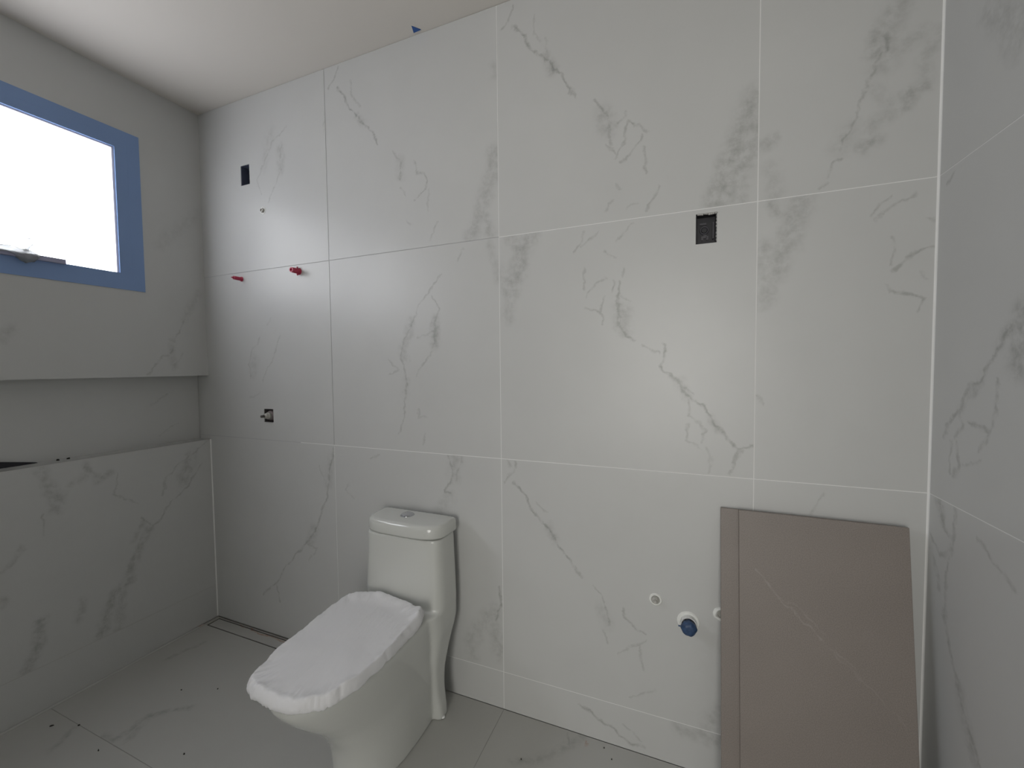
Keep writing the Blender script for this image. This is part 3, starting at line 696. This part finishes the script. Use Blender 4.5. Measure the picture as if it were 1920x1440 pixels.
# ------------------------------------------------------------------ taupe tiles leaning on the wall
tp_segs = [('t', .004, .42, [(2.442, .70), (2.50, .63), (2.545, .585), (2.585, .55)]), ('t', .0035, .2, [(2.585, .55), (2.64, .50), (2.70, .44), (2.76, .38)]),
           ('t', .0035, .25, [(2.47, .66), (2.53, .62), (2.60, .56)]), ('t', .003, .3, [(2.62, .53), (2.66, .49)])]
def leaning(x0, x1, yb, yt, L, label, segs):
    th = .009; ang = math.atan2(yb - yt, 0) ; H = math.sqrt(L * L - (yb - yt) ** 2)
    bm = bmesh.new(); nrm = Vector((0, -H, -(yb - yt))).normalized()   # front normal roughly -y
    d = Vector((0, yt - yb, H))
    f0 = Vector((x0, yb, 0)); base_n = Vector((0, d.z, -d.y)).normalized() * th     # towards the wall
    if base_n.y < 0: base_n = -base_n
    fr = [f0, f0 + Vector((x1 - x0, 0, 0)), f0 + Vector((x1 - x0, 0, 0)) + d, f0 + d]
    lift = max(0, -(base_n.z))
    vs1 = [bm.verts.new(p + Vector((0, 0, lift))) for p in fr]; vs2 = [bm.verts.new(p + base_n + Vector((0, 0, lift))) for p in fr]
    bm.faces.new(vs1); bm.faces.new(vs2)
    for i in range(4): bm.faces.new((vs1[i], vs1[(i+1) % 4], vs2[(i+1) % 4], vs2[i]))
    bmesh.ops.bevel(bm, geom=list(bm.edges), offset=.0008, segments=1, affect='EDGES')
    o = from_bm('porcelain_tile', bm, stone('taupe_stone', 'y', segs, base=(.235, .205, .184), veincol=(.38, .345, .315), cloud=.09, rough=.5, speck=.13))
    return tag(o, label, 'tile')
leaning(2.3475, 2.742, -.141, -.014, .866, 'taupe porcelain tile at the back of the leaning pair, its left strip showing', [])
leaning(2.394, 2.782, -.1515, -.0245, .868, 'taupe porcelain tile with a pale diagonal vein, in front of the leaning pair', tp_segs)

# ------------------------------------------------------------------ boxes let into the back wall
def wall_box(name, r, depth, mat, label, cat):
    bm = bmesh.new(); t = .0015; u0, u1, v0, v1 = r
    u0 += .0008; u1 -= .0008; v0 += .0008; v1 -= .0008
    add_slab(bm, 'y', (u0, u1, v0, v1), .002, depth, [(u0 + t, u1 - t, v0 + t, v1 - t)])
    add_box(bm, (u0, depth, v0), (u1, depth + t, v1))
    o = from_bm(name, bm, mat); return tag(o, label, cat)
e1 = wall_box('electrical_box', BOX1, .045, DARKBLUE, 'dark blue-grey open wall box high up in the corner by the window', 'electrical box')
bm = bmesh.new(); u0, u1, v0, v1 = BOX1
for k in range(3): add_box(bm, (u0 + .008, .036, v0 + .014 + k * .026), (u1 - .008, .0445, v0 + .026 + k * .026))
from_bm('rib', bm, BLACKP, e1)
e3 = wall_box('electrical_box', BOX3, .034, BLACKP, 'black open electrical box in the middle of the right half of the wall', 'electrical box')
u0, u1, v0, v1 = BOX3; uc = (u0 + u1) / 2
bm = bmesh.new(); add_lathe(bm, [(.0085, 0), (.0095, .004), (.0125, .004), (.0135, 0)], (uc - .004, .033, v0 + .048), (0, -1, 0), 28)
from_bm('knockout_ring', bm, GREYP, e3, smooth=True)
bm = bmesh.new(); add_lathe(bm, [(0, .002), (.0075, .002), (.0085, 0)], (uc - .004, .033, v0 + .048), (0, -1, 0), 24); from_bm('knockout_disc', bm, BLACKP, e3)
bm = bmesh.new()
for a, bb2 in (((u0 + .016, .030, v0 + .018), (u0 + .022, .034, v0 + .030)), ((u0 + .030, .030, v0 + .018), (u0 + .036, .034, v0 + .030)), ((u0 + .022, .030, v0 + .024), (u0 + .031, .034, v0 + .034))): add_box(bm, a, bb2)
add_box(bm, (u1 - .010, .020, v0 + .018), (u1 - .007, .034, v1 - .022))
add_box(bm, (u0 + .012, .028, v1 - .026), (u0 + .030, .034, v1 - .020))
from_bm('moulding', bm, GREYP, e3)
# torn plaster edge of the opening
bm = bmesh.new(); rnd = random.Random(3)
for k in range(9):
    x = u0 + .004 + k * .006; add_box(bm, (x, .0, v1 - .0025 - .003 * rnd.random()), (x + .004 + .003 * rnd.random(), .006, v1 - .0008))
for k in range(8):
    z = v0 + .006 + k * .010; add_box(bm, (u1 - .0015 - .0015 * rnd.random(), .0, z), (u1 - .0008, .006, z + .005))
from_bm('torn_edge', bm, CEMENT, e3)
# shower valve in its recess
val = thing('shower_valve', 'dusty brown valve body poking out of a square cut-out above the low wall', 'valve', loc=(.428, 0, 1.064))
def PV(o): o.parent = val; o.matrix_parent_inverse = Matrix.Translation((-.428, 0, -1.064)); return o
bm = bmesh.new(); u0, u1, v0, v1 = BOX2; t = .0015
add_slab(bm, 'y', (u0 + .0008, u1 - .0008, v0 + .0008, v1 - .0008), .002, .05, [(u0 + .0023, u1 - .0023, v0 + .0023, v1 - .0023)]); add_box(bm, (u0 + .0008, .05, v0 + .0008), (u1 - .0008, .0515, v1 - .0008))
PV(from_bm('recess', bm, plain('raw_mortar', (.09, .08, .08), .95, noise_amt=.4, scale=120, bump=.002)))
PV(lathe('valve_body', [(0, -.048), (.024, -.047), (.0255, -.035), (.0245, -.012), (.021, -.006), (.017, -.004)], (.426, 0, 1.064), (0, -1, 0), BROWN, None, 20))
PV(lathe('cartridge', [(.0165, -.004), (.0165, .004), (.013, .008), (.0125, .016), (.0085, .020), (.0075, .024)], (.426, 0, 1.064), (0, -1, 0), METAL, None, 20))
PV(lathe('spindle', [(.0048, .022), (.0048, .030), (.0062, .031), (.0062, .037), (0, .0375)], (.426, 0, 1.064), (0, -1, 0), plain('dark_brass', (.12, .11, .10), .5, metal=.5), None, 12))
# shower arm outlet
sa = thing('water_outlet', 'small metal shower outlet with a putty ring, high on the wall', 'pipe outlet', loc=(.436, 0, 2.018))
def PS(o, l, par): o.parent = par; o.matrix_parent_inverse = Matrix.Translation([-c for c in l]); return o
l0 = (.436, 0, 2.018)
PS(lathe('ring', [(.011, 0.0), (.0135, .0015), (.0155, .0015), (.018, 0)], (.436, -.0004, 2.018), (0, -1, 0), PUTTY, None, 28), l0, sa)
PS(lathe('threaded_stub', [(.0095, 0), (.0095, .004), (.0085, .005), (.0095, .0065), (.0085, .008), (.0088, .010), (.005, .0105), (.0045, .006), (0, .006)], (.437, 0, 2.017), (0, -1, 0), METAL, None, 20), l0, sa)
# red plugs
def red_plug(x, z, ln, r, label, torn):
    t = thing('pipe_plug', label, 'pipe plug', 'red plugs in the shower wall', loc=(x, 0, z)); l = (x, 0, z)
    PS(lathe('collar', [(r * .75, 0), (r * 1.35, .0005), (r * 1.25, .004), (r * .8, .005)], (x, 0, z), (0, -1, 0), RED, None, 20), l, t)
    pr = [(r * .82, .003)]
    k = .006
    while k < ln - .008: pr += [(r * 1.02, k), (r * .90, k + .002)]; k += .004
    pr += [(r, ln - .006), (r * .96, ln), (r * .55, ln + .0005), (r * .5, ln - .006), (0, ln - .006)]
    PS(lathe('plug_body', pr, (x, 0, z), (0, -1, .0), RED, None, 18), l, t)
    bm = bmesh.new()
    if torn:
        add_box(bm, (x - .0018, -.013, z - r * 1.65), (x + .0018, -.007, z + r * 1.65), .001)
        lathe_o = None
        PS(from_bm('wing', bm, RED), l, t)
        bm = bmesh.new()
        for i in range(10):
            a0 = math.pi * i / 9; add_box(bm, (x - .001 + .006 * math.cos(a0) - .0012, -.009, z + r * 1.15 + .006 * math.sin(a0) - .0012), (x + .001 + .006 * math.cos(a0), -.0075, z + r * 1.15 + .006 * math.sin(a0) + .0012))
        PS(from_bm('wire_loop', bm, METAL), l, t)
    else:
        add_box(bm, (x - r * .35, -ln - .010, z - r * .25), (x + r * .35, -ln + .001, z + r * .30), .0015)
        PS(from_bm('key', bm, RED), l, t)
red_plug(.276, 1.7175, .040, .0085, 'smaller red plug in the shower wall, nearer the window corner', False)
red_plug(.652, 1.7185, .042, .0115, 'larger red plug with a little wire loop, just under the tile joint', True)

# basin pipes low on the right
l1 = (2.1635, 0, .5325)
w1 = thing('water_outlet', 'small water outlet with putty ring, left of the blue-capped pipe', 'pipe outlet', loc=l1)
PS(lathe('ring', [(.0125, .0), (.014, .003), (.0175, .003), (.020, 0)], (l1[0], -.0003, l1[2]), (0, -1, 0), PUTTY, None, 30), l1, w1)
PS(lathe('threaded_stub', [(.0115, 0), (.0112, .006), (.0095, .0068), (.0098, .010), (.0068, .0125), (.0062, .018), (.0045, .0215), (0, .022)], (l1[0], 0, l1[2]), (0, -1, 0), METAL, None, 22), l1, w1)
l2 = (2.262, 0, .482)
w2 = thing('waste_pipe', 'white waste pipe plugged with crumpled blue plastic, beside the leaning tiles', 'pipe', loc=l2)
PS(lathe('escutcheon', [(.0215, 0), (.0225, .003), (.030, .003), (.033, .0)], (l2[0] - .001, -.0003, l2[2] - .001), (0, -1, 0), PUTTY, None, 36), l2, w2)
PS(lathe('pipe_stub', [(.0225, 0), (.0225, .020), (.0205, .020), (.0205, .004), (0, .004)], (l2[0], 0, l2[2]), (0, -1, 0), WHITEP, None, 32), l2, w2)
bm = bmesh.new()
add_lathe(bm, [(0, .010), (.016, .010), (.0195, .020), (.0225, .027), (.0225, .036), (.019, .042), (.010, .045), (0, .043)], (l2[0], 0, l2[2] - .001), (0, -1, -.10), 26)
for v_ in bm.verts:
    q = v_.co * 95; v_.co += Vector((noise.noise(q), noise.noise(q + Vector((9, 0, 0))), noise.noise(q + Vector((0, 9, 0))))) * .0035
add_box(bm, (l2[0] - .030, -.036, l2[2] - .002), (l2[0] - .018, -.033, l2[2] + .002), .0008)
PS(from_bm('blue_plug', bm, BLUEP, None, smooth=True), l2, w2)
l3 = (2.352, 0, .5245)
w3 = thing('water_outlet', 'putty-ringed water outlet half hidden behind the leaning tiles', 'pipe outlet', loc=l3)
bm = bmesh.new(); add_lathe(bm, [(.0120, .0), (.0125, .005), (.017, .006), (.0205, .002), (.0215, 0)], (l3[0], -.0003, l3[2]), (0, -1, 0), 30)
for v_ in bm.verts: v_.co += Vector((noise.noise(v_.co * 70), 0, noise.noise(v_.co * 70 + Vector((5, 5, 5))))) * .003
PS(from_bm('ring', bm, PUTTY, None, smooth=True), l3, w3)
PS(lathe('threaded_stub', [(.0118, 0), (.0112, .004), (.0095, .0045), (.009, .001), (0, .001)], (l3[0], 0, l3[2]), (0, -1, 0), METAL, None, 22), l3, w3)

# ------------------------------------------------------------------ linear drain
dr = thing('linear_drain', 'tile-topped linear shower drain along the back wall', 'drain', loc=(.485, -.042, -.004)); ld_ = (.485, -.042, -.004)
bm = bmesh.new(); add_slab(bm, 'z', (DR[0], DR[1], DR[2], DR[3]), -.011, -.0005, [(DR[0] + .0015, DR[1] - .0015, DR[2] + .0015, DR[3] - .0015)])
add_box(bm, (DR[0], DR[2], -.0118), (DR[1], DR[3], -.0112)); PS(from_bm('drain_tray', bm, plain('drain_metal', (.10, .10, .095), .5)), ld_, dr)
bm = bmesh.new(); add_box(bm, (DR[0] + .005, DR[2] + .0045, -.0108), (DR[1] - .005, DR[3] - .0045, -.0008), .0006)
PS(from_bm('drain_cover', bm, stone('drain_marble', 'z', pick('F', (0, 1, -.074, .02)), base=BASE_F)), ld_, dr)

# ------------------------------------------------------------------ blue tape on the ceiling
bm = bmesh.new(); pts = [(1.302, -.042), (1.324, -.0145), (1.290, -.011)]
a = [bm.verts.new((x, y, ZC - .0002)) for x, y in pts]; c = [bm.verts.new((x, y, ZC - .0010 - .0015 * (i == 1))) for i, (x, y) in enumerate(pts)]
bm.faces.new(a); bm.faces.new(c)
for i in range(3): bm.faces.new((a[i], a[(i+1) % 3], c[(i+1) % 3], c[i]))
tag(from_bm('masking_tape', bm, TAPE), 'small blue triangle of tape on the ceiling edge', 'tape')

# ------------------------------------------------------------------ debris
def chip(name, x, y, z, l, w_, h_, rot, label, cat, group, sd=0):
    rn = random.Random(sd); bm = bmesh.new()
    n_ = 7; lo_ = []; hi_ = []
    for i in range(n_):
        a = 2 * math.pi * i / n_; r = .75 + .35 * rn.random()
        px, py = l / 2 * math.cos(a) * r, w_ / 2 * math.sin(a) * r
        lo_.append(bm.verts.new((px, py, 0))); hi_.append(bm.verts.new((px * .7, py * .7, h_ * (.7 + .5 * rn.random()))))
    bm.faces.new(lo_); bm.faces.new(hi_)
    for i in range(n_): bm.faces.new((lo_[i], lo_[(i+1) % n_], hi_[(i+1) % n_], hi_[i]))
    o = from_bm(name, bm, DIRT); o.location = (x, y, z); o.rotation_euler = (0, 0, rot)
    return tag(o, label, cat, group)
for i, (x, y, l, w_) in enumerate(CHIPS):
    chip('debris', x, y, .0002, l, w_, .003, .8 + i, CHIPLAB[i], 'debris', 'dark crumbs on the floor', i)
for x, y, l, w_, lab in ((-.060, -.545, .016, .009, 'dark grit crumb on the niche ledge, next to the black wedge'), (-.058, -.515, .013, .010, 'darker grit crumb on the niche ledge, farther from the black wedge')):
    chip('debris', x, y, ZT + .0002, l, w_, .006, .4, lab, 'debris', 'grit on the ledge', int(l * 1000))
bm = bmesh.new(); zz = ZT + .0003
a = [bm.verts.new(p) for p in ((-.0845, -.595, zz), (-.0845, -.85, zz), (-.0845, -.85, zz + .060), (-.0845, -.598, zz + .003))]
c = [bm.verts.new((p.co.x + .008, p.co.y, p.co.z)) for p in a]
bm.faces.new(a); bm.faces.new(c)
for i in range(4): bm.faces.new((a[i], a[(i+1) % 4], c[(i+1) % 4], c[i]))
tag(from_bm('wedge', bm, BLACKP), 'thin black wedge lying at the left end of the niche ledge', 'wedge')
